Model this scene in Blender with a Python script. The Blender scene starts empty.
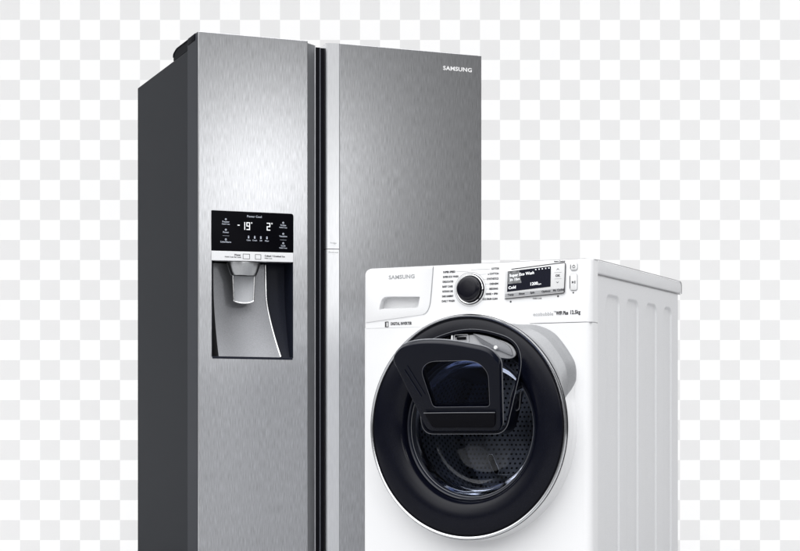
import bpy, bmesh, math, random
from mathutils import Vector, Matrix
random.seed(4)
PI = math.pi
S = bpy.context.scene
C = S.collection

# ------------------------------------------------------------------ materials
def mat(name, col, rough=.5, metal=0., spec=.5, bump=None, grain=None, coat=0., rvar=None):
    m = bpy.data.materials.new(name); m.use_nodes = True
    nt = m.node_tree; N = nt.nodes; L = nt.links
    b = N['Principled BSDF']
    b.inputs['Base Color'].default_value = (*col, 1)
    b.inputs['Roughness'].default_value = rough
    b.inputs['Metallic'].default_value = metal
    b.inputs['Specular IOR Level'].default_value = spec
    b.inputs['Coat Weight'].default_value = coat
    b.inputs['Coat Roughness'].default_value = .08
    tc = N.new('ShaderNodeTexCoord')
    def noise(scale3, sc, detail=3):
        mp = N.new('ShaderNodeMapping'); mp.inputs['Scale'].default_value = scale3
        L.new(tc.outputs['Object'], mp.inputs['Vector'])
        n = N.new('ShaderNodeTexNoise'); n.inputs['Scale'].default_value = sc
        n.inputs['Detail'].default_value = detail
        L.new(mp.outputs[0], n.inputs['Vector']); return n
    if grain:                       # (scale3, scale, amount)
        n = noise(grain[0], grain[1])
        mr = N.new('ShaderNodeMapRange')
        mr.inputs['From Min'].default_value = .3; mr.inputs['From Max'].default_value = .7
        mr.inputs['To Min'].default_value = 1 - grain[2]; mr.inputs['To Max'].default_value = 1 + grain[2]
        L.new(n.outputs['Fac'], mr.inputs['Value'])
        mx = N.new('ShaderNodeVectorMath'); mx.operation = 'SCALE'
        mx.inputs[0].default_value = col
        L.new(mr.outputs[0], mx.inputs['Scale']); L.new(mx.outputs[0], b.inputs['Base Color'])
    if rvar:
        n = noise(rvar[0], rvar[1])
        mr = N.new('ShaderNodeMapRange')
        mr.inputs['From Min'].default_value = .3; mr.inputs['From Max'].default_value = .7
        mr.inputs['To Min'].default_value = rough - rvar[2]; mr.inputs['To Max'].default_value = rough + rvar[2]
        L.new(n.outputs['Fac'], mr.inputs['Value']); L.new(mr.outputs[0], b.inputs['Roughness'])
    if bump:                        # (scale3, scale, strength, distance)
        n = noise(bump[0], bump[1]); bp = N.new('ShaderNodeBump')
        bp.inputs['Strength'].default_value = bump[2]; bp.inputs['Distance'].default_value = bump[3]
        L.new(n.outputs['Fac'], bp.inputs['Height']); L.new(bp.outputs[0], b.inputs['Normal'])
    return m

M = {}
M['steel'] = mat('brushed_steel', (.53, .537, .555), .305, 1, grain=((1, 1, .06), 520, .20),
                 bump=((1, 1, .10), 640, .05, .0004))
M['steel_edge'] = mat('polished_steel_edge', (.82, .83, .85), .30, 1, grain=((1, 1, .1), 300, .04))
M['steel_channel'] = mat('steel_handle_channel', (.36, .365, .38), .38, 1, grain=((1, 1, .1), 300, .08))
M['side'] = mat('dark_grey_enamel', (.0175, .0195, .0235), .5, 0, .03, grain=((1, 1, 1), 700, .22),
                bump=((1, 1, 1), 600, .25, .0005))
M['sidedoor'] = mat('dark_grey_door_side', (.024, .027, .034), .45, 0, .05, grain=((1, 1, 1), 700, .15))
M['hinge'] = mat('black_plastic', (.003, .0035, .006), .5, 0, .02, bump=((1, 1, 1), 500, .2, .0004))
M['rubber'] = mat('black_rubber', (.003, .003, .005), .6, 0, .08, grain=((1, 1, 1), 200, .2))
M['gap_line'] = mat('dark_gap_bead', (.12, .125, .15), .35, .6, grain=((1, 1, 1), 200, .1))
M['gloss_black'] = mat('glossy_black_glass', (.0015, .0015, .003), .42, 0, .06, rvar=((1, 1, 1), 30, .01))
M['silver_plastic'] = mat('silver_plastic', (.80, .81, .83), .35, .6, grain=((1, 1, 1), 500, .07))
M['recess'] = mat('recess_grey_satin', (.255, .26, .275), .42, .75, grain=((1, 1, 1), 500, .14))
M['recess_dark'] = mat('recess_dark_liner', (.009, .011, .020), .4, 0, .15, grain=((1, 1, 1), 500, .3))
M['chrome'] = mat('chrome', (.86, .87, .88), .13, 1, rvar=((1, 1, 1), 30, .02))
M['lever'] = mat('lever_grey_plastic', (.40, .41, .43), .45, .1, .3, grain=((1, 1, 1), 300, .05))
M['nozzle'] = mat('nozzle_satin_metal', (.50, .51, .52), .28, 1, grain=((1, 1, 1), 400, .07))
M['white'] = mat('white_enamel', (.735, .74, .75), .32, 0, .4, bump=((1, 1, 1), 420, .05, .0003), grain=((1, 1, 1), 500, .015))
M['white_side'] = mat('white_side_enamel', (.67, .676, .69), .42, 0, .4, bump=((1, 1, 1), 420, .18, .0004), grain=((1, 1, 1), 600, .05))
M['grip'] = mat('shaded_grip_plastic', (.27, .275, .285), .42, .2, grain=((1, 1, 1), 450, .08))  # grey tone carries the shade on the raised collar
M['seam'] = mat('seam_shadow_grey', (.30, .30, .31), .6, grain=((1, 1, 1), 100, .05))
M['bezel'] = mat('black_door_bezel', (.0025, .003, .007), .2, 0, .18, rvar=((1, 1, 1), 20, .03), grain=((1, 1, 1), 600, .35))
M['bezel_in'] = mat('inner_door_plastic', (.010, .012, .02), .3, 0, .4, grain=((1, 1, 1), 500, .3))
M['hatch_dark'] = mat('smoked_hatch_plastic', (.0035, .0045, .0100), .10, 0, .16, grain=((1, 1, 1), 700, .12))
M['hatch_mid'] = mat('smoked_hatch_window', (.010, .012, .023), .14, 0, .13, grain=((1, 1, 1), 700, .4))
M['hatch_edge'] = mat('hatch_edge_grey', (.16, .165, .18), .3, .4, grain=((1, 1, 1), 300, .1))
M['hatch_grey'] = mat('hatch_inner_grey', (.36, .365, .38), .4, .1, grain=((1, 1, 1), 400, .12))
M['lining_plate'] = mat('grey_lining_plate', (.24, .245, .26), .4, .1, grain=((1, 1, 1), 400, .12))
M['ink'] = mat('dark_print', (.035, .035, .04), .6, grain=((1, 1, 1), 100, .05))
M['ink_light'] = mat('grey_print', (.36, .37, .38), .5, grain=((1, 1, 1), 100, .05))
M['logo'] = mat('white_print', (.88, .88, .88), .4, grain=((1, 1, 1), 100, .02))
M['brand_grey'] = mat('grey_metal_letters', (.42, .43, .44), .3, .4, grain=((1, 1, 1), 100, .05))
M['dial_black'] = mat('dial_black', (.004, .004, .008), .14, 0, .3, rvar=((1, 1, 1), 40, .03))
M['screen'] = mat('screen_dark_blue', (.006, .007, .015), .2, 0, .12, grain=((1, 1, 1), 900, .6))
M['screen_grey'] = mat('screen_grey_picture', (.16, .165, .17), .25, 0, .3, grain=((1, 1, 1), 120, .5))
M['button'] = mat('light_button', (.70, .705, .71), .35, .1, grain=((1, 1, 1), 300, .03))
M['buttonbar'] = mat('silver_button_bar', (.42, .425, .44), .3, .7, grain=((1, 1, 1), 300, .06))
M['floor'] = mat('grey_studio_floor', (.36, .36, .365), .7, 0, .2, grain=((1, 1, 1), 8, .02))
M['rim'] = mat('satin_rim_metal', (.62, .63, .65), .2, 1, rvar=((1, 1, 1), 30, .02))
M['drum_baffle'] = mat('drum_baffle_steel', (.35, .36, .39), .25, .9, grain=((1, 1, 1), 120, .2))

def emit_mat(name, col, k):
    m = bpy.data.materials.new(name); m.use_nodes = True
    b = m.node_tree.nodes['Principled BSDF']
    b.inputs['Base Color'].default_value = (*[c * .3 for c in col], 1)
    b.inputs['Emission Color'].default_value = (*col, 1); b.inputs['Emission Strength'].default_value = k
    return m
M['lit'] = emit_mat('lit_display_white', (.95, .97, 1), .9)
M['lit_dim'] = emit_mat('lit_display_dim', (.8, .86, 1), .35)

def drum_material(back=False):
    m = bpy.data.materials.new('perforated_drum_back' if back else 'perforated_drum_steel'); m.use_nodes = True
    N = m.node_tree.nodes; L = m.node_tree.links; b = N['Principled BSDF']
    b.inputs['Metallic'].default_value = .85; b.inputs['Roughness'].default_value = .28
    tc = N.new('ShaderNodeTexCoord'); se = N.new('ShaderNodeSeparateXYZ'); L.new(tc.outputs['Object'], se.inputs[0])
    def mt(op, a, bb=None, v=None):
        n = N.new('ShaderNodeMath'); n.operation = op
        if hasattr(a, 'links'): L.new(a, n.inputs[0])
        else: n.inputs[0].default_value = a
        if bb is not None:
            if hasattr(bb, 'links'): L.new(bb, n.inputs[1])
            else: n.inputs[1].default_value = bb
        return n.outputs[0]
    th = mt('ARCTAN2', mt('SUBTRACT', se.outputs['Z'], .507), mt('SUBTRACT', se.outputs['X'], .30))
    dx = mt('SUBTRACT', se.outputs['X'], .30); dz = mt('SUBTRACT', se.outputs['Z'], .507)
    rad = mt('SQRT', mt('ADD', mt('MULTIPLY', dx, dx), mt('MULTIPLY', dz, dz)))
    if back: u = mt('MULTIPLY', dx, 80.0); v = mt('ADD', mt('MULTIPLY', dz, 80.0), 100.0)
    else: u = mt('MULTIPLY', th, 15.0); v = mt('MULTIPLY', se.outputs['Y'], 58.0)
    row = mt('MULTIPLY', mt('MODULO', mt('FLOOR', v), 2.0), .5)
    fu = mt('SUBTRACT', mt('FRACT', mt('ADD', u, row)), .5); fv = mt('SUBTRACT', mt('FRACT', v), .5)
    d = mt('SQRT', mt('ADD', mt('MULTIPLY', fu, fu), mt('MULTIPLY', fv, fv)))
    r = N.new('ShaderNodeValToRGB'); L.new(d, r.inputs[0])
    r.color_ramp.elements[0].position = .20; r.color_ramp.elements[0].color = (.01, .01, .012, 1)
    r.color_ramp.elements[1].position = .27; r.color_ramp.elements[1].color = (.66, .68, .74, 1)
    L.new(r.outputs[0], b.inputs['Base Color'])
    return m
M['drum'] = drum_material(); M['drum_back'] = drum_material(True)

def glass_material():
    m = bpy.data.materials.new('smoked_window_glass'); m.use_nodes = True
    N = m.node_tree.nodes; L = m.node_tree.links; N.remove(N['Principled BSDF'])
    out = N['Material Output']
    tr = N.new('ShaderNodeBsdfTransparent'); tr.inputs[0].default_value = (.36, .38, .42, 1)
    gl = N.new('ShaderNodeBsdfGlossy'); gl.inputs['Roughness'].default_value = .05; gl.inputs[0].default_value = (.9, .93, 1, 1)
    fr = N.new('ShaderNodeFresnel'); fr.inputs[0].default_value = 1.25
    tc = N.new('ShaderNodeTexCoord'); n = N.new('ShaderNodeTexNoise'); n.inputs['Scale'].default_value = 9
    L.new(tc.outputs['Object'], n.inputs['Vector'])
    bp = N.new('ShaderNodeBump'); bp.inputs['Strength'].default_value = .12; bp.inputs['Distance'].default_value = .01
    L.new(n.outputs['Fac'], bp.inputs['Height']); L.new(bp.outputs[0], gl.inputs['Normal'])
    mx = N.new('ShaderNodeMixShader')
    L.new(fr.outputs[0], mx.inputs[0]); L.new(tr.outputs[0], mx.inputs[1]); L.new(gl.outputs[0], mx.inputs[2])
    L.new(mx.outputs[0], out.inputs[0]); return m
M['glass'] = glass_material()
M['hatch_glass'] = glass_material(); M['hatch_glass'].name = 'smoked_hatch_glass'
M['hatch_glass'].node_tree.nodes['Transparent BSDF'].inputs[0].default_value = (.36, .40, .52, 1)
M['hatch_glass'].node_tree.nodes['Glossy BSDF'].inputs['Roughness'].default_value = .12
M['hatch_glass'].node_tree.nodes['Fresnel'].inputs[0].default_value = 1.12

# ------------------------------------------------------------------ helpers
def link(name, bm, m, parent=None, smooth=None, recalc=True):
    if recalc: bmesh.ops.recalc_face_normals(bm, faces=bm.faces)
    me = bpy.data.meshes.new(name); bm.to_mesh(me); bm.free()
    o = bpy.data.objects.new(name, me); C.objects.link(o)
    for mm in (m if isinstance(m, (list, tuple)) else [m]): me.materials.append(M[mm])
    if parent is not None: o.parent = parent
    if smooth:
        for p in me.polygons: p.use_smooth = True
        bmx = bmesh.new(); bmx.from_mesh(me)
        for e in bmx.edges:
            if len(e.link_faces) == 2 and e.calc_face_angle(0) > math.radians(smooth): e.smooth = False
        bmx.to_mesh(me); bmx.free()
    return o

def box(bm, x0, x1, y0, y1, z0, z1, bev=0, seg=2):
    t = bmesh.new()
    bmesh.ops.create_cube(t, size=1)
    for v in t.verts:
        v.co = Vector((x0 + (v.co.x + .5) * (x1 - x0), y0 + (v.co.y + .5) * (y1 - y0), z0 + (v.co.z + .5) * (z1 - z0)))
    if bev: bmesh.ops.bevel(t, geom=t.edges[:], offset=bev, segments=seg, affect='EDGES', profile=.5)
    merge(bm, t)

def merge(bm, t):
    me = bpy.data.meshes.new('tmp'); t.to_mesh(me); t.free(); bm.from_mesh(me); bpy.data.meshes.remove(me)

def prism_xy(bm, pts, z0, z1, bev=0, seg=2):      # plan polygon extruded upwards
    t = bmesh.new()
    a = [t.verts.new((x, y, z0)) for x, y in pts]
    f = t.faces.new(a); r = bmesh.ops.extrude_face_region(t, geom=[f])
    for v in r['geom']:
        if isinstance(v, bmesh.types.BMVert): v.co.z = z1
    bmesh.ops.recalc_face_normals(t, faces=t.faces)
    if bev: bmesh.ops.bevel(t, geom=t.edges[:], offset=bev, segments=seg, affect='EDGES', profile=.5)
    merge(bm, t)

def prism_xz(bm, pts, y0, y1, bev=0, seg=2, front_only=True):      # elevation polygon, y0 is the front
    t = bmesh.new()
    a = [t.verts.new((x, y0, z)) for x, z in pts]
    f = t.faces.new(a); r = bmesh.ops.extrude_face_region(t, geom=[f])
    for v in r['geom']:
        if isinstance(v, bmesh.types.BMVert): v.co.y = y1
    bmesh.ops.recalc_face_normals(t, faces=t.faces)
    if bev:
        ed = [e for e in t.edges if all(abs(v.co.y - y0) < 1e-6 for v in e.verts)]
        bmesh.ops.bevel(t, geom=ed, offset=bev, segments=seg, affect='EDGES', profile=.5)
    merge(bm, t)

def rrect(x0, x1, z0, z1, r, n=6):
    P = []
    for cx, cz, a0 in ((x1 - r, z1 - r, 0), (x0 + r, z1 - r, 90), (x0 + r, z0 + r, 180), (x1 - r, z0 + r, 270)):
        for i in range(n + 1):
            a = math.radians(a0 + 90 * i / n); P.append((cx + r * math.cos(a), cz + r * math.sin(a)))
    return P

def round_poly(pts, r, n=8):
    out = []; k = len(pts)
    for i in range(k):
        p = Vector(pts[i][:2]); a = Vector(pts[i - 1][:2]); b = Vector(pts[(i + 1) % k][:2])
        rr = pts[i][2] if len(pts[i]) > 2 else r
        da = (a - p).normalized() * min(rr, .49 * (a - p).length); db = (b - p).normalized() * min(rr, .49 * (b - p).length)
        for j in range(n + 1):
            t = j / n; q = (p + da) * (1 - t) ** 2 + p * 2 * t * (1 - t) + (p + db) * t * t
            out.append((q.x, q.y))
    return out

def tube(bm, pts, r, n=10, closed=False):
    P = [Vector(p) for p in pts]; k = len(P); rings = []
    ref = None
    for i in range(k):
        if closed: d = P[(i + 1) % k] - P[i - 1]
        else: d = P[min(i + 1, k - 1)] - P[max(i - 1, 0)]
        d.normalize()
        if ref is None:
            ref = d.orthogonal().normalized()
        ref = (ref - d * ref.dot(d)).normalized(); s = d.cross(ref)
        rr = r(i / (k - 1)) if callable(r) else r
        rings.append([bm.verts.new(P[i] + (ref * math.cos(2 * PI * j / n) + s * math.sin(2 * PI * j / n)) * rr) for j in range(n)])
    for i in range(k if closed else k - 1):
        A = rings[i]; B = rings[(i + 1) % k]
        off = 0
        if closed and i == k - 1:      # match the seam
            off = min(range(n), key=lambda o: sum((A[j].co - B[(j + o) % n].co).length for j in range(n)))
        for j in range(n):
            bm.faces.new((A[j], A[(j + 1) % n], B[(j + 1 + off) % n], B[(j + off) % n]))
    if not closed:
        bm.faces.new(rings[0]); bm.faces.new(rings[-1])

KX, KZ = .977, 1.0228
def lathe(bm, prof, cx=.300, cz=.507, kx=KX, kz=KZ, n=144, a0=None, a1=None, rad=None, yfn=None):
    """revolve (radius, y) about an axis along y; rad(r, i, angle) may vary the radius"""
    full = a0 is None
    N = n if full else n + 1
    rings = []
    for i, (r, y) in enumerate(prof):
        row = []
        for j in range(N):
            a = 2 * PI * j / n if full else math.radians(a0 + (a1 - a0) * j / n)
            rr = rad(r, i, a) if rad else r
            row.append(bm.verts.new((cx + rr * kx * math.cos(a), y, cz + rr * kz * math.sin(a))))
        rings.append(row)
    for i in range(len(rings) - 1):
        for j in range(N if full else N - 1):
            bm.faces.new((rings[i][j], rings[i][(j + 1) % N], rings[i + 1][(j + 1) % N], rings[i + 1][j]))
    return rings

def disc_cap(bm, ring): bm.faces.new(ring)

def boolean_cut(o, cutter_bm):
    me = bpy.data.meshes.new('cut'); bmesh.ops.recalc_face_normals(cutter_bm, faces=cutter_bm.faces)
    cutter_bm.to_mesh(me); cutter_bm.free()
    c = bpy.data.objects.new('cut', me); C.objects.link(c)
    md = o.modifiers.new('b', 'BOOLEAN'); md.operation = 'DIFFERENCE'; md.object = c; md.solver = 'EXACT'
    par = o.parent; o.parent = None
    bpy.context.view_layer.update()
    dg = bpy.context.evaluated_depsgraph_get()
    new = bpy.data.meshes.new_from_object(o.evaluated_get(dg))
    o.modifiers.clear(); o.data = new; o.parent = par
    bpy.data.objects.remove(c); bpy.data.meshes.remove(me)

def text_into(bm, s, x, z, size, y, align='LEFT', bold=0, xs=1.0, thick=.0004, slope=0):
    cu = bpy.data.curves.new('t', 'FONT'); cu.body = s; cu.size = size; cu.align_x = align; cu.align_y = 'CENTER'
    cu.offset = bold; cu.extrude = thick / 2; cu.resolution_u = 3; cu.space_character = 1.06
    o = bpy.data.objects.new('t', cu); C.objects.link(o)
    bpy.context.view_layer.update()
    me = bpy.data.meshes.new_from_object(o.evaluated_get(bpy.context.evaluated_depsgraph_get()))
    for v in me.vertices:
        a, b, c = v.co; v.co = (x + a * xs, y - thick / 2 - c, z + b + slope * a)
    bm.from_mesh(me); bpy.data.meshes.remove(me)
    bpy.data.objects.remove(o); bpy.data.curves.remove(cu)

def ring_xz(bm, x, z, r0, r1, y, n=20, t=.0004):
    lathe(bm, [(r1, y), (r1, y - t), (r0, y - t), (r0, y)], x, z, 1, 1, n)

def empty(name, loc, rz):
    o = bpy.data.objects.new(name, None); C.objects.link(o); o.location = loc; o.rotation_euler = (0, 0, rz)
    o.empty_display_size = .1; return o

# ------------------------------------------------------------------ setting
def structure(o): o['kind'] = 'structure'; return o
WALL_Y = 7.80
bm = bmesh.new(); box(bm, -6, 6, -4, WALL_Y - .001, -.05, 0)
structure(link('floor', bm, 'floor'))

mb = bpy.data.materials.new('checked_backdrop'); mb.use_nodes = True
N = mb.node_tree.nodes; L = mb.node_tree.links; b = N['Principled BSDF']
b.inputs['Roughness'].default_value = .85; b.inputs['Specular IOR Level'].default_value = 0
tc = N.new('ShaderNodeTexCoord'); mp = N.new('ShaderNodeMapping')
SQ = .085943
mp.inputs['Location'].default_value = (1, .5, -(1.9002 + .47) / SQ)
mp.inputs['Scale'].default_value = (1 / SQ, 0, 1 / SQ)
ck = N.new('ShaderNodeTexChecker'); ck.inputs['Scale'].default_value = 1
ck.inputs['Color1'].default_value = (.92, .92, .92, 1); ck.inputs['Color2'].default_value = (.765, .765, .765, 1)
L.new(tc.outputs['Object'], mp.inputs['Vector']); L.new(mp.outputs[0], ck.inputs['Vector'])
L.new(ck.outputs['Color'], b.inputs['Base Color'])
M['backdrop'] = mb
bm = bmesh.new(); box(bm, -6, 6, WALL_Y, WALL_Y + .05, -.05, 4.2)
structure(link('backdrop', bm, 'backdrop'))

# ------------------------------------------------------------------ refrigerator
FR = empty('refrigerator', (-.5907, 5.3246, 0), .3839)
FR['label'] = 'tall two-door stainless steel refrigerator with dark grey side standing behind the white washer'
FR['category'] = 'refrigerator'
W = .912
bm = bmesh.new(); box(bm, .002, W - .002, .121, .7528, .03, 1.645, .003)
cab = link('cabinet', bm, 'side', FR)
cab['label'] = 'dark grey painted side and top of the cabinet'
for x in (.05, W - .05):
    for y in (.17, .70):
        bm = bmesh.new(); box(bm, x - .02, x + .02, y - .02, y + .02, 0, .032, .003); link('foot', bm, 'hinge', FR)

def hinge_cover(x0, x1):
    bm = bmesh.new(); t = bmesh.new()
    pts = round_poly([(.092, 1.6465, .001), (.300, 1.6465, .001), (.300, 1.667, .012), (.262, 1.6765, .010), (.125, 1.6765, .012), (.108, 1.664, .006), (.092, 1.664, .004)], .005, 5)
    a = [t.verts.new((x0, y, z)) for y, z in pts]
    f = t.faces.new(a); r = bmesh.ops.extrude_face_region(t, geom=[f])
    for v in r['geom']:
        if isinstance(v, bmesh.types.BMVert): v.co.x = x1
    bmesh.ops.recalc_face_normals(t, faces=t.faces)
    merge(bm, t)
    # the rim along the side of the cover
    tube(bm, [(x0 - .0005, y, z) for y, z in pts if z > 1.655], .0018, 8)
    return link('hinge_cover', bm, 'hinge', FR, 35)
hinge_cover(.004, .085); hinge_cover(W - .085, W - .004)

# ---- freezer door (left)
bm = bmesh.new(); box(bm, -.0034, .020, .030, .112, 1.6540, 1.6768, .004, 3)
link('hinge_bracket', bm, 'hinge', FR, 40)
# the door body with the dispenser opening
bm = bmesh.new()
prism_xy(bm, [(.0, .0), (.3384, .0), (.3384, .115), (.0, .115)], .045, 1.6755, .0016, 2)
D1 = link('freezer_door', bm, 'steel', FR)
D1['label'] = 'narrow left door with water dispenser and black display'
cut = bmesh.new(); box(cut, .0392, .2922, -.02, .085, .7215, 1.1515)
boolean_cut(D1, cut)
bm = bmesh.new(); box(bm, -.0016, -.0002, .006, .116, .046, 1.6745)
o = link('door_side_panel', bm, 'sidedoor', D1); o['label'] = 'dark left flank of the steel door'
bm = bmesh.new(); tube(bm, [(-.0004, .0016, .047), (-.0004, .0016, 1.6745)], .0013, 8)
link('edge_trim', bm, 'steel_edge', D1)
bm = bmesh.new()
prism_xy(bm, [(.3392, .006), (.3400, .006), (.3412, .0075), (.3720, .030), (.3720, .115), (.3392, .115)], .045, 1.670)
link('handle_channel', bm, 'steel_channel', D1)
bm = bmesh.new(); tube(bm, [(.3722, .0290, .047), (.3722, .0290, 1.6695)], .0016, 8)
link('channel_edge', bm, 'steel_edge', D1)
bm = bmesh.new(); box(bm, .3733, .3850, .026, .115, .045, 1.664); box(bm, .3885, .4110, .030, .115, .045, 1.664)
link('door_gasket', bm, 'rubber', FR)
bm = bmesh.new(); box(bm, .3851, .3884, .0265, .115, .045, 1.664)
link('gap_bead', bm, 'gap_line', FR)

# dispenser: liner
bm = bmesh.new()
x0, x1, z0, z1, yd = .0396, .2918, .7219, 1.1511, .083
def quad(bm, *p): bm.faces.new([bm.verts.new(q) for q in p])
t = .0015
box(bm, x0, x0 + t, .0005, yd, z0, z1); box(bm, x1 - t, x1, .0005, yd, z0, z1)
box(bm, x0 + t, x1 - t, .0005, yd, z0, z0 + t); box(bm, x0 + t, x1 - t, yd - t, yd, z0 + t, z1)
link('dispenser_recess', bm, 'recess_dark', D1)
# control panel, slightly taller to the right corner
bm = bmesh.new()
prism_xz(bm, round_poly([(.0384, 1.0340), (.2926, 1.0375), (.2926, 1.1535, .008), (.0384, 1.1525, .003)], .0008, 5), -.0025, .02, .0012, 2)
link('control_panel', bm, 'gloss_black', D1, 40)
bm = bmesh.new()
prism_xz(bm, [(.0386, 1.0050), (.2924, 1.0085), (.2924, 1.0368), (.0386, 1.0333)], -.002, .02, .001, 2)
link('label_strip', bm, 'silver_plastic', D1)

# display writing
yl = -.0026
bm = bmesh.new()
def seg7(bm, d, x, z, h, y):
    w = h * .5; tk = h * .14
    segs = {'a': (x, x + w, z + h - tk, z + h), 'g': (x, x + w, z + h / 2 - tk / 2, z + h / 2 + tk / 2), 'd': (x, x + w, z, z + tk),
            'f': (x, x + tk, z + h / 2, z + h), 'b': (x + w - tk, x + w, z + h / 2, z + h), 'e': (x, x + tk, z, z + h / 2), 'c': (x + w - tk, x + w, z, z + h / 2)}
    on = {'1': 'bc', '9': 'abcdfg', '2': 'abged'}[d]
    for s in on:
        a = segs[s]; g = tk * .12
        box(bm, a[0] + g, a[1] - g, y - .0005, y, a[2] + g, a[3] - g)
H7 = .0235
seg7(bm, '1', .1300, 1.0985, H7, yl); seg7(bm, '9', .1450, 1.0985, H7, yl)
box(bm, .1180, .1245, yl - .0005, yl, 1.1105, 1.1130); ring_xz(bm, .1615, 1.1200, .0012, .0022, yl, 12)
link('temperature_digits', bm, 'lit', D1)
bm = bmesh.new(); seg7(bm, '2', .2080, 1.0995, H7, yl); ring_xz(bm, .2245, 1.1210, .0012, .0022, yl, 12)
link('temperature_digits', bm, 'lit', D1)
bm = bmesh.new()
text_into(bm, 'Power Cool', .1700, 1.1390, .0088, yl, 'CENTER', .0001)
link('panel_lettering', bm, 'lit_dim', D1); bm = bmesh.new()
for (x, z, rows) in ((.0820, 1.1235, ('Freezer', 'Hold 3 sec')), (.0820, 1.0925, ('Power', )), (.0820, 1.0640, ('Light/Alarm', )),
                     (.2600, 1.1210, ('Fridge', 'Hold 3 sec')), (.2600, 1.0880, ('Vacation', )), (.2600, 1.0600, ('Lock', 'Hold 3 sec'))):
    ring_xz(bm, x, z + .0040, .0013, .0029, yl, 12)
    for k, s in enumerate(rows):
        text_into(bm, s, x, z - .0035 - .0068 * k, .0066 if k == 0 else .0052, yl, 'CENTER', .00012)
    link('key_lettering', bm, 'lit_dim', D1); bm = bmesh.new()
for x in (.152, .171, .190, .209):
    box(bm, x - .002, x + .002, yl - .0004, yl, 1.074, 1.0785); ring_xz(bm, x, 1.0800, .0010, .0022, yl, 10)
for x, s in zip((.152, .171, .190, .209), ('Cube', 'Crush', 'Off', 'Filter')):
    text_into(bm, s, x, 1.0685, .0055, yl, 'CENTER', .0001)
    link('icon_lettering', bm, 'lit_dim', D1); bm = bmesh.new()
box(bm, .072, .092, yl - .0004, yl, 1.0785, 1.0790); link('panel_divider', bm, 'lit_dim', D1); bm = bmesh.new(); box(bm, .250, .270, yl - .0004, yl, 1.0735, 1.0740)
link('panel_divider', bm, 'lit_dim', D1)
bm = bmesh.new(); ys = -.0021
text_into(bm, 'Water', .1280, 1.0235, .0072, ys, 'RIGHT', .0003)
text_into(bm, 'Hold 3 sec for Lock', .1290, 1.0170, .0058, ys, 'RIGHT', .0002)
text_into(bm, 'Cubed / Crushed Ice', .2020, 1.0240, .0070, ys, 'LEFT', .0003)
text_into(bm, 'Hold 3 sec', .2020, 1.0172, .0050, ys, 'LEFT', .0001)
for (a, c) in ((.1345, .1560), (.1725, .1910)):
    for (r0, r1, q0, q1) in ((a, c, 1.0265, 1.0278), (a, c, 1.0125, 1.0138), (a, a + .0013, 1.0138, 1.0265), (c - .0013, c, 1.0138, 1.0265)):
        box(bm, r0, r1, ys - .0004, ys, q0, q1)
link('strip_lettering', bm, 'ink', D1)

# recess interior
def edge_x(z):                      # right edge of the silver back panel
    t = max(0, (1.004 - z) / (1.004 - .7235))
    return .2250 + .002 * t + (.030 * max(0, (t - .35) / .65) ** 1.25)
def panel_y(z):
    t = max(0, (1.004 - z) / (1.004 - .7235))
    return .070 - .052 * (t ** 2.2)
bm = bmesh.new(); rows = []
for i in range(41):
    z = 1.0045 - (1.0045 - .7238) * i / 40; xr = edge_x(z); xl = .0530
    row = []
    for j in range(17):
        s = j / 16; x = xl + (xr - xl) * s
        y = panel_y(z) + .006 * math.cos(PI * (s * 2 - 1)) * .5
        if j == 0: y = .079
        row.append(bm.verts.new((x, y, z)))
    rows.append(row)
for i in range(40):
    for j in range(16): bm.faces.new((rows[i][j], rows[i][j + 1], rows[i + 1][j + 1], rows[i + 1][j]))
link('recess_back_panel', bm, 'recess', D1, 40)
bm = bmesh.new()
pts = []
for i in range(41):
    z = 1.0045 - (1.0045 - .7250) * i / 40; pts.append((edge_x(z) + .0016, panel_y(z) - .002, z))
tube(bm, pts, .0040, 10)
o = link('recess_trim', bm, 'chrome', D1, 60)
bm = bmesh.new(); rows = []
for i in range(41):
    z = 1.0045 - (1.0045 - .7238) * i / 40
    rows.append([bm.verts.new((edge_x(z) + .003 + (.2900 - edge_x(z) - .003) * s, panel_y(z) + .012 - .004 * s, z)) for s in (0, .5, 1)])
for i in range(40):
    for j in range(2): bm.faces.new((rows[i][j], rows[i][j + 1], rows[i + 1][j + 1], rows[i + 1][j]))
link('recess_side_panel', bm, 'recess_dark', D1, 60)
# drip tray lip
bm = bmesh.new(); box(bm, .0415, .2900, -.003, .020, .7165, .7233, .0012)
link('drip_tray', bm, 'recess_dark', D1)
# nozzle
NX, NY = .1455, .026
bm = bmesh.new()
r = lathe(bm, [(0.0005, 0)], 0, 0, 1, 1, 4); bm.free(); bm = bmesh.new()
prof = [(.0505, 1.0045), (.0505, 1.0000), (.0480, .9900), (.0440, .9780), (.0395, .9670), (.0380, .9655), (.0365, .9660), (.033, .976)]
n = 48; rings = []
for rr, z in prof: rings.append([bm.verts.new((NX + rr * math.cos(2 * PI * j / n), NY + rr * .62 * math.sin(2 * PI * j / n), z)) for j in range(n)])
for a, c in zip(rings, rings[1:]):
    for j in range(n): bm.faces.new((a[j], a[(j + 1) % n], c[(j + 1) % n], c[j]))
bm.faces.new(rings[-1])
link('water_nozzle', bm, 'nozzle', D1, 50)
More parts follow.
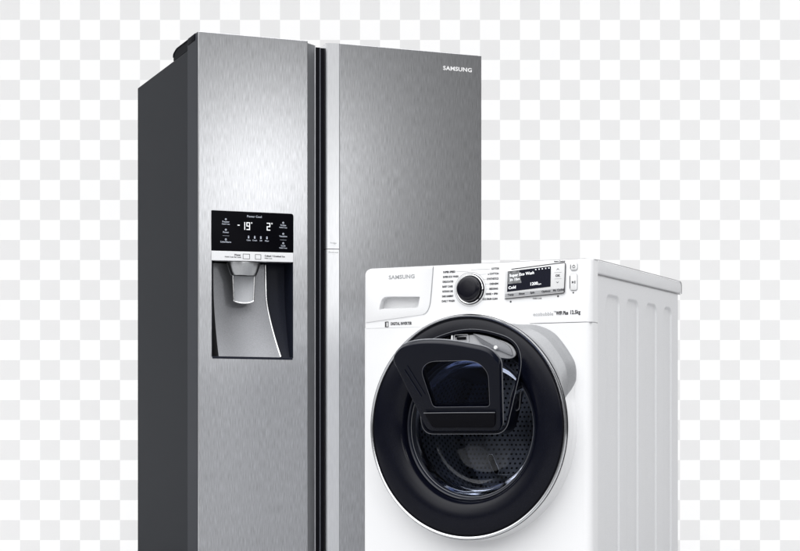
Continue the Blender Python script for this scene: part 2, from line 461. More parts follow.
# lever: concave paddle with a bright rim
lx = lambda u, z: NX + u * (.0325 - .0045 * (.963 - z) / .08)
def bottom(u): return .8905 - .0065 * (1 - abs(u) ** 2.5)
bm = bmesh.new(); rows = []
for i in range(19):
    row = []
    for j in range(17):
        u = -1 + 2 * j / 16; zt = .9650; zb = bottom(u); z = zt + (zb - zt) * i / 18
        y = NY - .004 + .012 * (1 - abs(u) ** 2) * (1 - (i / 18) ** 2.5) + .004
        row.append(bm.verts.new((NX + u * (.0335 - .003 * i / 18), y, z)))
    rows.append(row)
for i in range(18):
    for j in range(16): bm.faces.new((rows[i][j], rows[i][j + 1], rows[i + 1][j + 1], rows[i + 1][j]))
rim = [rows[i][0].co.copy() for i in range(18)] + [v.co.copy() for v in rows[18]] + [rows[i][16].co.copy() for i in range(17, -1, -1)]
ex = bmesh.ops.extrude_face_region(bm, geom=bm.faces[:])
for v in ex['geom']:
    if isinstance(v, bmesh.types.BMVert): v.co.y += .006
link('dispenser_lever', bm, 'lever', D1, 50)
bm = bmesh.new(); tube(bm, [p + Vector((0, -.001, 0)) for p in rim], .0028, 10)
link('lever_rim', bm, 'chrome', D1, 60)

# ---- fridge door (right)
bm = bmesh.new()
prism_xy(bm, [(.4400, .0), (.9115, .0), (.9115, .115), (.4400, .115)], .045, 1.6765, .0016, 2)
D2 = link('fridge_door', bm, 'steel', FR)
D2['label'] = 'wide right door of plain brushed steel'
bm = bmesh.new()
prism_xy(bm, [(.4008, .0135), (.4035, .0090), (.4392, .0008), (.4392, .115), (.4150, .115), (.4008, .030)], .045, 1.0528)
prism_xy(bm, [(.4008, .0135), (.4035, .0090), (.4392, .0008), (.4392, .115), (.4150, .115), (.4008, .030)], 1.0548, 1.6760)
o = link('handle_strip', bm, 'steel_edge', D2); o['label'] = 'bright polished vertical grip strip'
bm = bmesh.new()
prism_xy(bm, [(.4030, .0120), (.4392, .0020), (.4392, .110), (.4150, .110), (.4030, .030)], 1.0528, 1.0548)
link('strip_seam', bm, 'rubber', D2)
bm = bmesh.new(); tube(bm, [(.4396, .0006, .047), (.4396, .0006, 1.6755)], .0010, 8)
link('edge_trim', bm, 'steel_channel', D2)
bm = bmesh.new()
for (z, s, k) in ((1.0720, 'Fridge', .0070), (1.0655, '· · · ·', .0070), (1.0440, 'Showcase', .0070), (1.0370, '· · · ·', .0070)):
    text_into(bm, s, .4215, z, k, .0, 'CENTER', .0001, xs=1.0)
for v in bm.verts: v.co.y = v.co.y + (.0090 - (v.co.x - .4035) * (.0082 / .0357)) - .0002
link('strip_lettering', bm, 'ink_light', D2)
bm = bmesh.new()
text_into(bm, 'SAMSUNG', .7806, 1.6275, .0175, -.0002, 'LEFT', .0004, xs=1.0)
xm = max(v.co.x for v in bm.verts)
for v in bm.verts: v.co.x = .7806 + (v.co.x - .7806) * (.0975 / (xm - .7806))
link('brand_lettering', bm, 'logo', D2)

# ------------------------------------------------------------------ washing machine
WM = empty('washing_machine', (-.0861, 4.5869, 0), -.4572)
WM['label'] = 'white front-loading washing machine with big black round door standing in front of the refrigerator'
WM['category'] = 'washing machine'
SEAM = .7567
def front_plan(x0, x1, rl, rr, depth):
    P = [(x0, depth), (x0, rl)]
    for i in range(7):
        a = PI + PI / 2 * i / 6; P.append((x0 + rl + rl * math.cos(a), rl + rl * math.sin(a)))
    for i in range(9):
        a = -PI / 2 + PI / 2 * i / 8; P.append((x1 - rr + rr * math.cos(a), rr + rr * math.sin(a)))
    P.append((x1, depth)); return P
# lower front panel, bulging very slightly to the left
bm = bmesh.new()
prism_xy(bm, front_plan(-.006, .6035, .008, .022, .045), .012, SEAM - .0008, 0)
FP = link('front_panel', bm, 'white', WM, 30)
cut = bmesh.new()
rg = lathe(cut, [(.232, -.05), (.232, .10)], n=96); cut.faces.new(rg[0]); cut.faces.new(rg[1])
boolean_cut(FP, cut)
# control fascia with rounded top corners
def fascia():
    x0, x1, rl, rr, top, yb = -.005, .6035, .008, .022, .9075, .045
    P = [(x0, rl)]
    for i in range(1, 7):
        a = PI + PI / 2 * i / 6; P.append((x0 + rl + rl * math.cos(a), rl + rl * math.sin(a)))
    P += [(x0 + rl + .002 * i, 0) for i in range(1, 9)] + [(.1, 0), (.3, 0), (.5, 0)]
    for i in range(9):
        a = -PI / 2 + PI / 2 * i / 8; P.append((x1 - rr + rr * math.cos(a), rr + rr * math.sin(a)))
    R_ = .020
    def zt(x):
        d = x0 + R_ - x
        return top - R_ + math.sqrt(max(R_ * R_ - d * d, 0)) if d > 0 else top
    bm = bmesh.new(); fr = .0025; rows = []
    for x, y in P:
        n = Vector((0, 1)) 
        rows.append([bm.verts.new(c) for c in ((x, yb, SEAM + .0008), (x, y, SEAM + .0008), (x, y, zt(x) - fr), (x, min(y + fr * .3, yb - .001), zt(x) - fr * .3), (x, min(y + fr, yb - .0005), zt(x)), (x, yb, zt(x)))])
    for a, c in zip(rows, rows[1:]):
        for i in range(6): bm.faces.new((a[i], a[(i + 1) % 6], c[(i + 1) % 6], c[i]))
    bm.faces.new(rows[0]); bm.faces.new(rows[-1]); return bm
CP = link('control_fascia', fascia(), 'white', WM, 30)
bm = bmesh.new(); box(bm, .3000, .6020, .004, .044, SEAM - .0008, SEAM + .0008)
link('fascia_seam', bm, 'seam', WM)
bm = bmesh.new(); box(bm, -.004, .2998, .0008, .044, SEAM - .0008, SEAM + .0008)
link('fascia_joint', bm, 'white', WM)
# cabinet shell with an embossed right side
def cabinet():
    bm = bmesh.new()
    y0, y1, z0, z1 = .046, .682, .012, .8715; xl = -.004; xr = .602
    ribs = [(.109, .208), (.260, .352), (.413, .500), (.5585, .628)]
    def depth(y, z):
        d = 0
        for a, c in ribs:
            r = (c - a) / 2; cy = (a + c) / 2; rc = .022; top = .831
            dx = abs(y - cy) - (r - rc); dz = (z - (top - rc))
            q = math.hypot(max(dx, 0), max(dz, 0)) + min(max(dx, dz), 0) - rc
            s = min(1, max(0, -q / .0045)); d = max(d, s * s * (3 - 2 * s))
        return d * .0045
    ys = [y0 + (y1 - y0) * i / 318 for i in range(319)]
    zs = [z0, .1, .3, .5, .65, .74] + [.76 + (z1 - .76) * i / 44 for i in range(45)]
    g = [[bm.verts.new((xr - depth(y, z), y, z)) for y in ys] for z in zs]
    for i in range(len(zs) - 1):
        for j in range(len(ys) - 1): bm.faces.new((g[i][j], g[i][j + 1], g[i + 1][j + 1], g[i + 1][j]))
    # other faces
    n = len(ys) - 1; m_ = len(zs) - 1
    a = [bm.verts.new((xl, y0, z0)), bm.verts.new((xl, y1, z0)), bm.verts.new((xl, y1, z1)), bm.verts.new((xl, y0, z1))]
    bm.faces.new(a)
    bm.faces.new([a[1], g[0][n]] + [g[i][n] for i in range(1, m_ + 1)] + [a[2]])
    bm.faces.new([a[3], a[2]] + [g[m_][j] for j in range(n, -1, -1)])
    bm.faces.new([a[0], a[1]] + [g[0][j] for j in range(n, -1, -1)])
    return bm
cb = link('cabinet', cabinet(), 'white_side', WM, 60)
bm = bmesh.new(); box(bm, .5985, .6025, .0452, .0462, .012, .8700)
link('side_seam', bm, 'seam', WM)
bm = bmesh.new()
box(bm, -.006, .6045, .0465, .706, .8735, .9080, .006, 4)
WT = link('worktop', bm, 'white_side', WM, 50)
bm = bmesh.new(); tube(bm, [(.6030, .020, .9068), (.6042, .052, .9082), (.6042, .695, .9082), (.6046, .7040, .9040), (.6046, .7066, .896), (.6046, .7066, .8745)], .0011, 6)
link('worktop_trim', bm, 'seam', WT, 60)
bm = bmesh.new(); tube(bm, [(.014, .0035, .9078), (.300, .0035, .9081), (.585, .0035, .9081), (.6025, .020, .9070)], .0009, 6)
link('top_joint', bm, 'seam', WT, 60)
bm = bmesh.new(); box(bm, .6020, .6036, .0475, .700, .8718, .8733)
link('worktop_shadow_gap', bm, 'seam', WT)
for x in (.06, .54):
    for y in (.09, .62):
        bm = bmesh.new(); box(bm, x - .022, x + .022, y - .022, y + .022, 0, .0125, .002); link('foot', bm, 'hinge', WM)

# ---- detergent drawer
bm = bmesh.new()
dpts = round_poly([(-.0045, .7620, .001), (.170, .7830, .020), (.1800, .8300, .02), (.1885, .9040, .001), (.016, .9040, .014), (-.0045, .8860, .014)], .01, 6)
dw = bmesh.new(); merge(dw, bm)
# outline of the drawer front drawn by its joint
bm = bmesh.new()
line = [(.1885, .9065), (.1865, .885), (.1830, .845), (.1790, .812), (.1700, .7935), (.1560, .7870)]
def smooth_line(P, k=6):
    out = []
    for i in range(len(P) - 1):
        p0 = Vector(P[max(i - 1, 0)]); p1 = Vector(P[i]); p2 = Vector(P[i + 1]); p3 = Vector(P[min(i + 2, len(P) - 1)])
        for j in range(k):
            t = j / k
            out.append(.5 * ((2 * p1) + (p2 - p0) * t + (2 * p0 - 5 * p1 + 4 * p2 - p3) * t * t + (3 * p1 - p0 - 3 * p2 + p3) * t ** 3))
    out.append(Vector(P[-1])); return out
sl = smooth_line(line)
prof = [(p.x, p.y) for p in sl]
dface = [(.0, .8860)] + [(.0005 + .016 - .016 * math.cos(PI / 2 * i / 6), .8860 + .017 * math.sin(PI / 2 * i / 6)) for i in range(1, 7)] + [(.1872, .9045)] + [(x - .0006, z) for x, z in prof[1:]] + [(.0, .7720)]
prism_xz(bm, dface, -.0018, .0, .0012, 2)
DR = link('detergent_drawer', bm, 'white', WM, 40)
bm = bmesh.new(); tube(bm, [(x + .0002, -.0006, z) for x, z in prof[:-2]], .0010, 6)
link('drawer_gap', bm, 'brand_grey', DR, 60)
hp = round_poly([(.0375, .8020), (.0440, .8290, .012), (.0560, .8360, .012), (.1520, .8325, .002), (.1470, .8055, .006), (.1000, .8050, .01), (.0480, .8060, .01)], .004, 5)
cut = bmesh.new(); prism_xz(cut, hp, -.02, .012)
# recess is cut through drawer and fascia
boolean_cut(DR, cut)
cut = bmesh.new(); prism_xz(cut, hp, -.02, .024); boolean_cut(CP, cut)
bm = bmesh.new()
prism_xz(bm, [(x, z) for x, z in hp], .0205, .0238)
link('drawer_handle_recess', bm, 'white', DR, 40)
bm = bmesh.new()
text_into(bm, 'SAMSUNG', .0651, .8832, .0135, -.0019, 'LEFT', .0004)
xm = max(v.co.x for v in bm.verts)
for v in bm.verts: v.co.x = .0651 + (v.co.x - .0651) * (.0725 / (xm - .0651))
link('brand_lettering', bm, 'brand_grey', DR)

# ---- prints on the fascia
bm = bmesh.new(); yp = -.0001
text_into(bm, 'DIGITAL INVERTER', .0700, .7668, .0100, yp, 'LEFT', .0004)
xm = max(v.co.x for v in bm.verts)
for v in bm.verts: v.co.x = .0700 + (v.co.x - .0700) * (.0590 / (xm - .0700))
q = bmesh.new(); 
for a in ((.0540, .0580, .7590, .7730), (.0580, .0640, .7712, .7730), (.0580, .0640, .7590, .7608), (.0622, .0640, .7608, .7712)):
    box(q, a[0], a[1], yp - .0004, yp, a[2], a[3])
merge(bm, q)
link('inverter_lettering', bm, 'ink', WM)
bm = bmesh.new()
text_into(bm, 'ecobubble', .4545, .7785, .0118, yp, 'LEFT', .0001)
xm = max(v.co.x for v in bm.verts)
for v in bm.verts: v.co.x = .4545 + (v.co.x - .4545) * (.0520 / (xm - .4545))
text_into(bm, '™', .5070, .7825, .0070, yp, 'LEFT', .0001)
link('slogan_lettering', bm, 'ink_light', WM)
bm = bmesh.new()
text_into(bm, 'WiFi Plus', .5140, .7795, .0120, yp, 'LEFT', .0006)
xm = max(v.co.x for v in bm.verts)
for v in bm.verts: v.co.x = .5140 + (v.co.x - .5140) * (.0310 / (xm - .5140))
t2 = bmesh.new(); text_into(t2, '12.5kg', .5490, .7805, .0125, yp, 'LEFT', .0005)
xm = max(v.co.x for v in t2.verts)
for v in t2.verts: v.co.x = .5490 + (v.co.x - .5490) * (.0270 / (xm - .5490))
merge(bm, t2)
link('capacity_lettering', bm, 'ink', WM)

# programme names around the dial
bm = bmesh.new()
def fit_text(bm, s, x, z, size, width, side):
    t = bmesh.new(); text_into(t, s, 0, z, size, yp, 'LEFT', .0003)
    lo = min(v.co.x for v in t.verts); hi = max(v.co.x for v in t.verts)
    for v in t.verts:
        k = (v.co.x - lo) / (hi - lo); v.co.x = x + k * width if side > 0 else x - (1 - k) * width
    merge(bm, t)
LEFT = ['SUPER SPEED', 'SUPER ECO WASH', 'DELICATES', 'BABY CARE', 'OUTDOOR CARE', 'DARK GARMENT', 'DAILY WASH']
RIGHT = ['COTTON', 'e COTTON', 'SYNTHETICS', 'DENIM', 'BEDDING', 'RINSE + SPIN', 'ECO DRUM CLEAN']
for i, s in enumerate(LEFT):
    z = .8905 - i * .01195 ; x = .2150 - i * .0006
    fit_text(bm, s, x, z, .0068, (.033, .042, .029, .028, .029, .031, .035)[i], 1)
link('programme_lettering', bm, 'ink', WM); bm = bmesh.new()
for i, s in enumerate(RIGHT):
    z = .8935 - i * .01225; x = .3650 - i * .0006
    fit_text(bm, s, x, z, .0068, (.020, .029, .031, .023, .023, .031, .040)[i], -1)
link('programme_lettering', bm, 'ink', WM)
bm = bmesh.new()
for i, s in enumerate(LEFT):
    z = .8905 - i * .01195; xs_ = .2150 + (.033, .042, .029, .028, .029, .031, .035)[i] + .002
    dz = z - .8455; r = .0440; xe = .2855 - math.sqrt(max(r * r - dz * dz, 0)) if abs(dz) < r else .283
    if xe - xs_ > .003: box(bm, xs_, xe, yp - .0003, yp, z - .00035, z + .00035)
link('programme_lines', bm, 'ink_light', WM); bm = bmesh.new()
for i, s in enumerate(RIGHT):
    z = .8935 - i * .01225; xe = .3640 - (.020, .029, .031, .023, .023, .031, .040)[i] - .002
    dz = z - .8455; r = .0440; xs_ = .2855 + math.sqrt(max(r * r - dz * dz, 0)) if abs(dz) < r else .290
    if xe - xs_ > .003: box(bm, xs_, xe, yp - .0003, yp, z - .00035, z + .00035)
link('programme_lines', bm, 'ink_light', WM)

# ---- dial
DX, DZ = .2885, .8460
def dlathe(prof, m, name, parent, sm=40, cap=True, n=72):
    bm = bmesh.new(); r = lathe(bm, [(r * .89, y * .72) for r, y in prof], DX, DZ, 1, 1, n)
    if cap: bm.faces.new(r[-1])
    return link(name, bm, m, parent, sm)
dial = dlathe([(.0345, -.004), (.0345, -.018), (.0335, -.0215), (.031, -.0240), (.022, -.0248), (.010, -.0252)], 'dial_black', 'control_dial', WM)
dlathe([(.0425, -.0001), (.0425, -.0030), (.0410, -.0048), (.0385, -.0052), (.0370, -.0040), (.0346, -.0040)], 'dial_black', 'dial_collar', dial, cap=False)
dlathe([(.0402, -.0050), (.0402, -.0075), (.0390, -.0085), (.0372, -.0080), (.0368, -.0050)], 'chrome', 'dial_ring', dial, cap=False)
bm = bmesh.new()                    # outer printed ring
lathe(bm, [(.0425, -.0001), (.0425, -.0006), (.0418, -.0006), (.0418, -.0001)], DX, DZ, 1, 1, 72)
link('dial_scale_ring', bm, 'ink_light', dial)

# ---- display
bm = bmesh.new()
prism_xz(bm, round_poly([(.3800, .8195), (.5350, .8280, .003), (.5385, .9000, .004), (.3835, .8885, .004)], .004, 4), -.0035, -.0001, .001, 2)
DP = link('display_panel', bm, 'button', WM, 40)
bm = bmesh.new()                    # dark frame to the right and underneath
tube(bm, [(.3990, -.0032, .8900), (.5365, -.0032, .9005), (.5392, -.0032, .8970), (.5362, -.0032, .8290), (.5330, -.0032, .8275), (.3820, -.0032, .8190)], .0012, 6)
link('display_frame', bm, 'ink', DP)
bm = bmesh.new()
prism_xz(bm, [(.3880, .8355), (.5010, .8440), (.5020, .8930), (.3900, .8850)], -.0046, -.0036, .0004, 1)
SC = link('display_screen', bm, 'screen', DP)
bm = bmesh.new()
prism_xz(bm, [(.3900, .8540), (.4260, .8560), (.4200, .8860), (.3915, .8838)], -.0049, -.0047)
link('screen_picture', bm, 'screen_grey', DP)
bm = bmesh.new(); y5 = -.0051; sl_ = .075
text_into(bm, 'Super Eco Wash', .3950, .8740, .0095, y5, 'LEFT', .0003, xs=.95, slope=sl_)
text_into(bm, '2h 10m', .3950, .8635, .0085, y5, 'LEFT', .0002, slope=sl_)
text_into(bm, 'Cold', .3920, .8445, .0095, y5, 'LEFT', .0003, slope=sl_)
text_into(bm, '1200', .4480, .8515, .0100, y5, 'LEFT', .0003, slope=sl_)
text_into(bm, 'rpm', .4690, .8510, .0050, y5, 'LEFT', .0001, slope=sl_)
for k in range(5): box(bm, .4620 + k * .0085, .4650 + k * .0085, y5 - .0003, y5, .8850 + k * .0006, .8876 + k * .0006)
link('screen_lettering', bm, 'lit', DP)
bm = bmesh.new()
prism_xz(bm, [(.3825, .8225), (.5345, .8308), (.5352, .8395), (.3835, .8312)], -.0050, -.0036, .0005, 1)
link('button_bar', bm, 'buttonbar', DP)
bm = bmesh.new()
for k, s in enumerate(('Temp', 'Rinse', 'Spin', 'Options', 'My Cycles')):
    text_into(bm, s, .3900 + k * .0295, .8275 + k * .00165, .0065, -.0051, 'LEFT', .0003, slope=.055)
link('bar_lettering', bm, 'ink', DP)
bm = bmesh.new()
for i, z in enumerate((.8845, .8695, .8545)):
    x = .5200 - i * .0006
    if i == 1: text_into(bm, 'OK', x, z, .0075, -.0036, 'CENTER', .0003)
    else:
        s = 1 if i == 0 else -1
        prism_xz(bm, [(x - .0040, z - .0015 * s), (x, z + .0030 * s), (x + .0040, z - .0015 * s), (x, z + .0010 * s)], -.0040, -.0036)
for z in (.8772, .8620): box(bm, .5110, .5290, -.0038, -.0036, z - .0002, z + .0002)
link('arrow_icons', bm, 'ink', DP)
bm = bmesh.new()
text_into(bm, 'Smart Control', .5230, .9042, .0045, yp, 'CENTER', .0002)
link('small_print', bm, 'ink', WM); bm = bmesh.new()
text_into(bm, 'Child Lock', .4650, .8170, .0050, yp, 'CENTER', .0001)
link('small_print', bm, 'ink', WM)
for (x, z) in ((.3960, .8115), (.5190, .8205)):
    bm = bmesh.new(); ring_xz(bm, x, z, .0004, .0024, yp, 12); link('indicator_lamp', bm, 'ink', WM)
def pad(x0, x1, z0, z1, name):
    bm = bmesh.new(); prism_xz(bm, rrect(x0, x1, z0, z1, .004), -.0035, -.0001, .0010, 2)
    o = link(name, bm, 'button', WM, 40)
    bm = bmesh.new(); P = rrect(x0 - .0003, x1 + .0003, z0 - .0003, z1 + .0003, .0043)
    tube(bm, [(x, -.0012, z) for x, z in P], .0008, 6, closed=True)
    link('button_rim', bm, 'ink_light', o)
    bm = bmesh.new(); P2 = [(x0 - .0008, -.0016, z1 - .004 - (z1 - z0 - .008) * i / 4) for i in range(5)]
    tube(bm, P2, .0013, 6); link('button_shadow_gap', bm, 'ink', o)
    return o
pb = pad(.5525, .5685, .8815, .8985, 'power_button')
bm = bmesh.new(); ring_xz(bm, .5605, .8898, .0026, .0037, -.0036); box(bm, .5601, .5609, -.0040, -.0036, .8915, .8945)
link('button_icon', bm, 'ink', pb)
sb = pad(.5510, .5680, .8335, .8720, 'start_button')
bm = bmesh.new(); prism_xz(bm, [(.5555, .8490), (.5605, .8525), (.5555, .8560)], -.0040, -.0036)
box(bm, .5612, .5623, -.0040, -.0036, .8490, .8560); box(bm, .5634, .5645, -.0040, -.0036, .8490, .8560)
link('button_icon', bm, 'ink', sb)
bm = bmesh.new(); ring_xz(bm, .5580, .8275, .0003, .0020, yp, 10); link('indicator_lamp', bm, 'ink', WM)

# ---- porthole door
R = .2635
CXD, CZD = .300, .507
def bump(a):
    d = math.degrees(a) % 360
    def ss(t): t = min(1, max(0, t)); return t * t * (3 - 2 * t)
    return ss((d - 12) / 19) * ss((69 - d) / 26)
P0 = [(.2740, .0002, .034), (.2728, -.0060, .033), (.2705, -.0140, .030), (.2690, -.0300, .023), (.2660, -.0445, .008), (.2600, -.046, 0)]
P1 = []
for i in range(4):
    for j in range(18): P1.append(tuple(P0[i][k] + (P0[i + 1][k] - P0[i][k]) * j / 18 for k in range(3)))
P1 += P0[4:]
def surround(grip):
    bm = bmesh.new(); n = 1080
    rings = [[bm.verts.new((CXD + (r + am * bump(2 * PI * j / n)) * KX * math.cos(2 * PI * j / n), y, CZD + (r + am * bump(2 * PI * j / n)) * KZ * math.sin(2 * PI * j / n))) for j in range(n)] for r, y, am in P1]
    for i in range(len(P1) - 1):
        for j in range(n):
            g = bump(2 * PI * (j + .5) / n) > .02 + .5 * (1 - i / (len(P1) - 2)) ** 1.2  # painted shade: grey area of the collar, tapering out towards the ring
            if g == grip: bm.faces.new((rings[i][j], rings[i][(j + 1) % n], rings[i + 1][(j + 1) % n], rings[i + 1][j]))
    for v in [v for v in bm.verts if not v.link_faces]: bm.verts.remove(v)
    return bm
link('door_surround', surround(False), 'white', WM, 60)
o = link('door_grip', surround(True), 'grip', WM, 60)
o['label'] = 'raised finger grip at the upper right of the door, its shade painted grey'

bm = bmesh.new()
# profile: outer edge, convex black face, roll into window
prof = [(.2600, -.040), (.2600, -.0500), (.2540, -.0545), (.2380, -.0580), (.2180, -.0595), (.1980, -.0580), (.1850, -.0530), (.1780, -.0440), (.1740, -.0300), (.1735, -.0150)]
# the hatch opening is let into the upper half: the annulus narrows at the top
def narrow(r, i, a):
    return r
WX, WZ = .3130, .512
def bez_ring(prof):
    bm = bmesh.new(); n = 160; rings = []
    for i, (r, y) in enumerate(prof):
        t = i / (len(prof) - 1); s = min(1, max(0, (R - r) / (R - .174)))
        cx = CXD + (WX - CXD) * s * .35; cz = CZD
        rings.append([bm.verts.new((cx + r * KX * math.cos(2 * PI * j / n), y, cz + r * KZ * math.sin(2 * PI * j / n))) for j in range(n)])
    for a, c in zip(rings, rings[1:]):
        for j in range(n): bm.faces.new((a[j], a[(j + 1) % n], c[(j + 1) % n], c[j]))
    return bm
DOOR = link('porthole_door', bez_ring(prof), 'bezel', WM, 60)
DOOR['label'] = 'large glossy black round door with a chrome rim and smoked window'
# opening for the hatch in the upper part of the door
hole = round_poly([(.1880, .4900, .03), (.4080, .4900, .03), (.4520, .6650, .03), (.4330, .7180, .045), (.3130, .7520, .10), (.1930, .7180, .045), (.1640, .6650, .03)], .03, 8)
bmh = bmesh.new(); prism_xz(bmh, hole, -.12, .03)
boolean_cut(DOOR, bmh)
bm = bmesh.new(); lathe(bm, [(.2670, -.044), (.2678, -.0500), (.2655, -.0545), (.2615, -.0545), (.2590, -.0505), (.2590, -.044)])
link('chrome_ring', bm, 'rim', DOOR, 60)
bm = bmesh.new(); lathe(bm, [(.2680, -.0440), (.2688, -.0475), (.2678, -.0500), (.2672, -.0470)])
link('ring_shadow_gap', bm, 'rubber', DOOR, 60)
bm = bmesh.new(); lathe(bm, [(.2588, -.0490), (.2588, -.0520), (.2560, -.0535), (.2555, -.0500)])
link('ring_gap', bm, 'rubber', DOOR, 60)
# inner dark ring and window glass bowl
bm = bmesh.new(); lathe(bm, [(.1765, -.0340), (.1735, -.0370), (.1700, -.0360), (.1680, -.0300), (.1660, -.0120), (.1655, .0100)], .3045, CZD)
link('window_rim', bm, 'bezel_in', DOOR, 60)
bm = bmesh.new(); tube(bm, [(.3045 + .1668 * KX * math.cos(2 * PI * j / 120), -.0290, CZD + .1668 * KZ * math.sin(2 * PI * j / 120)) for j in range(120)], .0010, 6, closed=True)
link('window_bead', bm, 'hatch_edge', DOOR, 60)
bm = bmesh.new()
r = lathe(bm, [(.1655, -.0100), (.1640, .0050), (.1560, .0400), (.1380, .0620), (.1050, .0760), (.0600, .0830), (.0200, .0850)], .3045, CZD, n=96)
bm.faces.new(r[-1])
link('window_glass', bm, 'glass', DOOR, 60)
# hatch frame: a band round the opening
def outline3(P, y): return [(x, y, z) for x, z in P]
def band(P, w, y0, y1, m, name, parent):
    # loft between the outline and the outline pushed inwards
    cx = sum(p[0] for p in P) / len(P); cz = sum(p[1] for p in P) / len(P)
    bm = bmesh.new(); k = len(P)
    def inset(w):
        out = []
        for i in range(k):
            a = Vector(P[i - 1]); c = Vector(P[(i + 1) % k]); d = (c - a).normalized(); nrm = Vector((-d.y, d.x))
            p = Vector(P[i])
            if nrm.dot(Vector((cx, cz)) - p) < 0: nrm = -nrm
            out.append(p + nrm * w)
        return out
    rows = []
    for w_, y_ in ((0, y1), (0, y0 + .001), (.001, y0), (w - .001, y0), (w, y0 + .001), (w, y1)):
        rows.append([bm.verts.new((p.x, y_, p.y)) for p in inset(w_)])
    for a, c in zip(rows, rows[1:]):
        for i in range(k): bm.faces.new((a[i], a[(i + 1) % k], c[(i + 1) % k], c[i]))
    return link(name, bm, m, parent, 40)
HF = band(hole, .0065, -.0600, -.0060, 'bezel', 'hatch_frame', WM)
bm = bmesh.new(); tube(bm, [(x, -.0600, z) for x, z in hole], .0009, 6, closed=True)
link('frame_bead', bm, 'hatch_edge', HF, 60)
# grey inner lining at the top of the opening, with the latch slots
def shifted(P, dx, dz): return [(x + dx, z + dz) for x, z in P]
lin = round_poly([(.2000, .6950, .01), (.4180, .6700, .01), (.4330, .6800, .01), (.4180, .7080, .03), (.3130, .7380, .08), (.2080, .7080, .03)], .01, 6)
bm = bmesh.new(); prism_xz(bm, lin, -.0500, -.0460, .001)
link('hatch_lining', bm, 'hatch_grey', HF, 40)
bm = bmesh.new()
pl = round_poly([(.3180, .7340, .004), (.3700, .7240, .02), (.4180, .7010, .02), (.4240, .6760, .006), (.3900, .6900, .01), (.3450, .7030, .02)], .01, 6)
prism_xz(bm, pl, -.0545, -.0502, .0015)
link('lining_plate', bm, 'lining_plate', HF, 40)
bm = bmesh.new()
for z in (.7230, .7080):
    box(bm, .2750, .3000, -.0530, -.0502, z - .0032, z + .0032, .0006)
for (a, c) in ((.2350, .2450), (.2480, .2560)): box(bm, a, c, -.0550, -.0502, .690, .7260, .0006)
link('latch_slot', bm, 'rubber', HF)
bm = bmesh.new()
tube(bm, [(x, -.0520, z) for x, z in rrect(.2690, .3060, .6990, .7315, .004)], .0016, 6, closed=True)
box(bm, .2620, .2660, -.0560, -.0502, .694, .7320, .0006)
link('latch_plate_rim', bm, 'silver_plastic', HF, 60)
bm = bmesh.new()
for j in range(1): 
    rr = lathe(bm, [(.0048, -.0546), (.0048, -.0575), (.0036, -.0590)], .3800, .6975, 1, 1, 20); bm.faces.new(rr[-1])
link('latch_button', bm, 'logo', HF, 40)
# right-hand catch inside the opening
bm = bmesh.new()
ct = round_poly([(.4080, .5800), (.4330, .6450), (.4360, .6300), (.4300, .5480), (.4020, .5430)], .008, 5)
tube(bm, [(x, -.0280, z) for x, z in ct], .0016, 6, closed=True)
link('side_catch', bm, 'hatch_edge', HF, 60)

# ---- the hatch itself, hinged at the bottom and tipped towards the viewer
TILT = math.radians(31)
HZ, HY = .5000, -.0580
def tip(bm):
    R_ = Matrix.Rotation(TILT, 4, 'X')
    for v in bm.verts:
        p = Vector((v.co.x, v.co.y, v.co.z)); q = R_ @ p; v.co = Vector((q.x, q.y + HY, q.z + HZ))
flap = round_poly([(.2040, .0, .018), (.3980, .0, .018), (.4340, .1850, .012), (.4120, .2200, .026), (.3000, .2460, .09), (.2000, .2430, .05), (.1580, .2060, .016)], .02, 8)
bm = bmesh.new(); prism_xz(bm, flap, -.010, .010, .004, 3); tip(bm)
HT = link('hatch_door', bm, 'hatch_dark', WM, 40)
cutb = bmesh.new(); prism_xz(cutb, round_poly([(.2360, .0700, .010), (.3850, .0700, .010), (.4020, .1640, .02), (.3780, .1960, .03), (.2550, .1960, .02), (.2280, .1740, .02)], .02, 6), -.03, .03); tip(cutb); boolean_cut(HT, cutb)
HT['label'] = 'small smoked hatch in the porthole, tipped open at the top'
bm = bmesh.new(); tube(bm, [(x, .0085, z) for x, z in flap], .0022, 8, closed=True); tip(bm)
link('hatch_rim', bm, 'hatch_edge', HT, 60)
win = round_poly([(.2360, .0700, .010), (.3850, .0700, .010), (.4020, .1640, .02), (.3780, .1960, .03), (.2550, .1960, .02), (.2280, .1740, .02)], .02, 6)
bm = bmesh.new(); prism_xz(bm, [(x + (.315 - x) * .004, z + (.13 - z) * .004) for x, z in win], -.0060, -.0040); tip(bm)
link('hatch_window', bm, 'hatch_glass', HT, 40)
bm = bmesh.new(); tube(bm, [(x, -.0102, z) for x, z in win], .0005, 6, closed=True); tip(bm)
link('window_bead', bm, 'hatch_edge', HT, 60)
bm = bmesh.new()
pk = round_poly([(.2230, .0150, .010), (.3880, .0150, .010), (.3980, .0560, .006), (.2100, .0560, .006)], .008, 5)
prism_xz(bm, pk, -.0170, -.0102, .003, 3); tip(bm)
link('hatch_pocket', bm, 'rubber', HT, 40)
bm = bmesh.new(); tube(bm, [(.2100, -.0165, .0575), (.3000, -.0175, .0585), (.3980, -.0165, .0575)], .0010, 6); tip(bm)
link('pocket_lip', bm, 'hatch_edge', HT, 60)
bm = bmesh.new()            # left inner hinge arm ribs
tube(bm, [(.1950, -.0115, .185), (.2230, -.0115, .105)], .0011, 6)
tube(bm, [(.1850, -.0115, .175), (.2120, -.0115, .100)], .0011, 6)
tip(bm); link('hatch_rib', bm, 'hatch_mid', HT, 60)

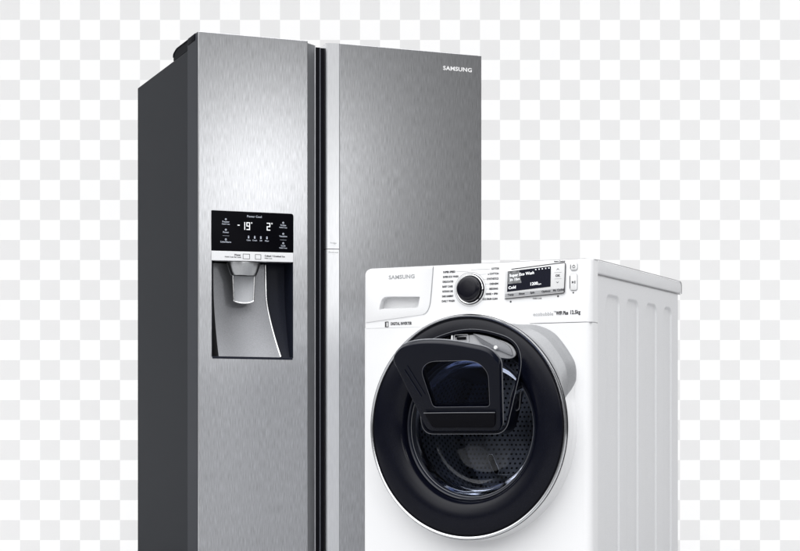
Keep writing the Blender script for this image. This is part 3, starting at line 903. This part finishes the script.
# ---- drum seen through the window
bm = bmesh.new()
r = lathe(bm, [(.2000, .060), (.2350, .075), (.2350, .400)], n=96)
DM = link('drum', bm, 'drum', WM, 40)
bm = bmesh.new(); r = lathe(bm, [(.2349, .399), (.2200, .415), (.15, .405), (.10, .432), (.02, .425)], n=96); bm.faces.new(r[-1])
link('drum_back', bm, 'drum_back', DM, 40)
for k, a in enumerate((250, 10, 130)):
    bm = bmesh.new(); a = math.radians(a); pts = []
    for i in range(9):
        t = i / 8; y = .09 + .30 * t; rr = .205
        pts.append((CXD + rr * KX * math.cos(a + .15 * t), y, CZD + rr * KZ * math.sin(a + .15 * t)))
    tube(bm, pts, lambda t: .030 - .008 * t, 14)
    link('drum_baffle', bm, 'drum_baffle', DM, 60)
for (rr, y, b0, b1, th) in ((.150, .130, -75, 35, .0022), (.118, .210, -100, 20, .0018), (.175, .100, -40, 50, .0016), (.205, .088, -140, -20, .002)):
    bm = bmesh.new(); tube(bm, [(CXD - .01 + rr * KX * math.cos(math.radians(b0 + (b1 - b0) * i / 40)), y + .0009 * i, CZD + rr * KZ * math.sin(math.radians(b0 + (b1 - b0) * i / 40))) for i in range(41)], th, 8)
    link('drum_streak', bm, 'chrome', DM, 60)  # chrome arcs added to imitate curved reflective streaks inside the drum
bm = bmesh.new(); lp = rrect(-.0075, .0075, -.026, .026, .0070); ca, sa = math.cos(.42), math.sin(.42)
tube(bm, [(.300 + x * ca - z * sa, .118, .415 + x * sa + z * ca) for x, z in lp], .0016, 8, closed=True)
pr = link('paddle_rim', bm, 'chrome', DM, 60)
bm = bmesh.new(); prism_xz(bm, [(.300 + x * ca - z * sa, .415 + x * sa + z * ca) for x, z in lp], .1165, .1200)
link('paddle', bm, 'rubber', DM)
bm = bmesh.new()
lathe(bm, [(.232, .046), (.222, .030), (.205, .022), (.186, .030), (.178, .048), (.185, .064), (.20, .070)], n=96)
link('door_seal', bm, 'bezel_in', WM, 60)

# ------------------------------------------------------------------ light
w = bpy.data.worlds.new('World'); S.world = w; w.use_nodes = True
N = w.node_tree.nodes; L = w.node_tree.links; bg = N['Background']
tc = N.new('ShaderNodeTexCoord'); dp = N.new('ShaderNodeVectorMath'); dp.operation = 'DOT_PRODUCT'
d = Vector((-.22, -.30, .92)).normalized(); dp.inputs[1].default_value = d
L.new(tc.outputs['Generated'], dp.inputs[0])
mr = N.new('ShaderNodeMapRange'); mr.interpolation_type = 'SMOOTHSTEP'
mr.inputs['From Min'].default_value = .32; mr.inputs['From Max'].default_value = 1.0
mr.inputs['To Min'].default_value = .11; mr.inputs['To Max'].default_value = 3.75
L.new(dp.outputs['Value'], mr.inputs['Value']); L.new(mr.outputs[0], bg.inputs['Strength'])
bg.inputs['Color'].default_value = (.995, .996, 1, 1)

def area(name, loc, target, sx, sy, power, col=(1, 1, 1)):
    l = bpy.data.lights.new(name, 'AREA'); l.shape = 'ELLIPSE'; l.size = sx; l.size_y = sy; l.energy = power; l.color = col
    o = bpy.data.objects.new(name, l); C.objects.link(o); o.location = loc
    o.rotation_euler = (Vector(target) - Vector(loc)).to_track_quat('-Z', 'Y').to_euler(); return o
area('softbox_lamp', (1.62, 2.93, 1.69), (-.42, 5.45, 1.24), .44, .54, 5.6)
area('strip_softbox_lamp', (1.0, 2.15, 1.42), (-.2, 5.45, 1.1), .35, 1.0, 4.2)
area('front_softbox_lamp', (-2.6, 1.6, 1.7), (.1, 4.5, .7), 1.3, 1.3, 4)

# ------------------------------------------------------------------ camera
cam = bpy.data.cameras.new('camera'); co = bpy.data.objects.new('camera', cam); C.objects.link(co)
co.location = (0, 0, .47); co.rotation_euler = (PI / 2, 0, 0)
cam.sensor_width = 36; cam.lens = 1815.1 / 800 * 36; cam.shift_y = (442.2 - 275.5) / 800
cam.clip_end = 100; cam.clip_start = .05
S.camera = co
S.render.engine = 'CYCLES'
S.view_settings.view_transform = 'Standard'; S.view_settings.look = 'None'
S.view_settings.exposure = 0; S.view_settings.gamma = 1
S.cycles.use_denoising = True
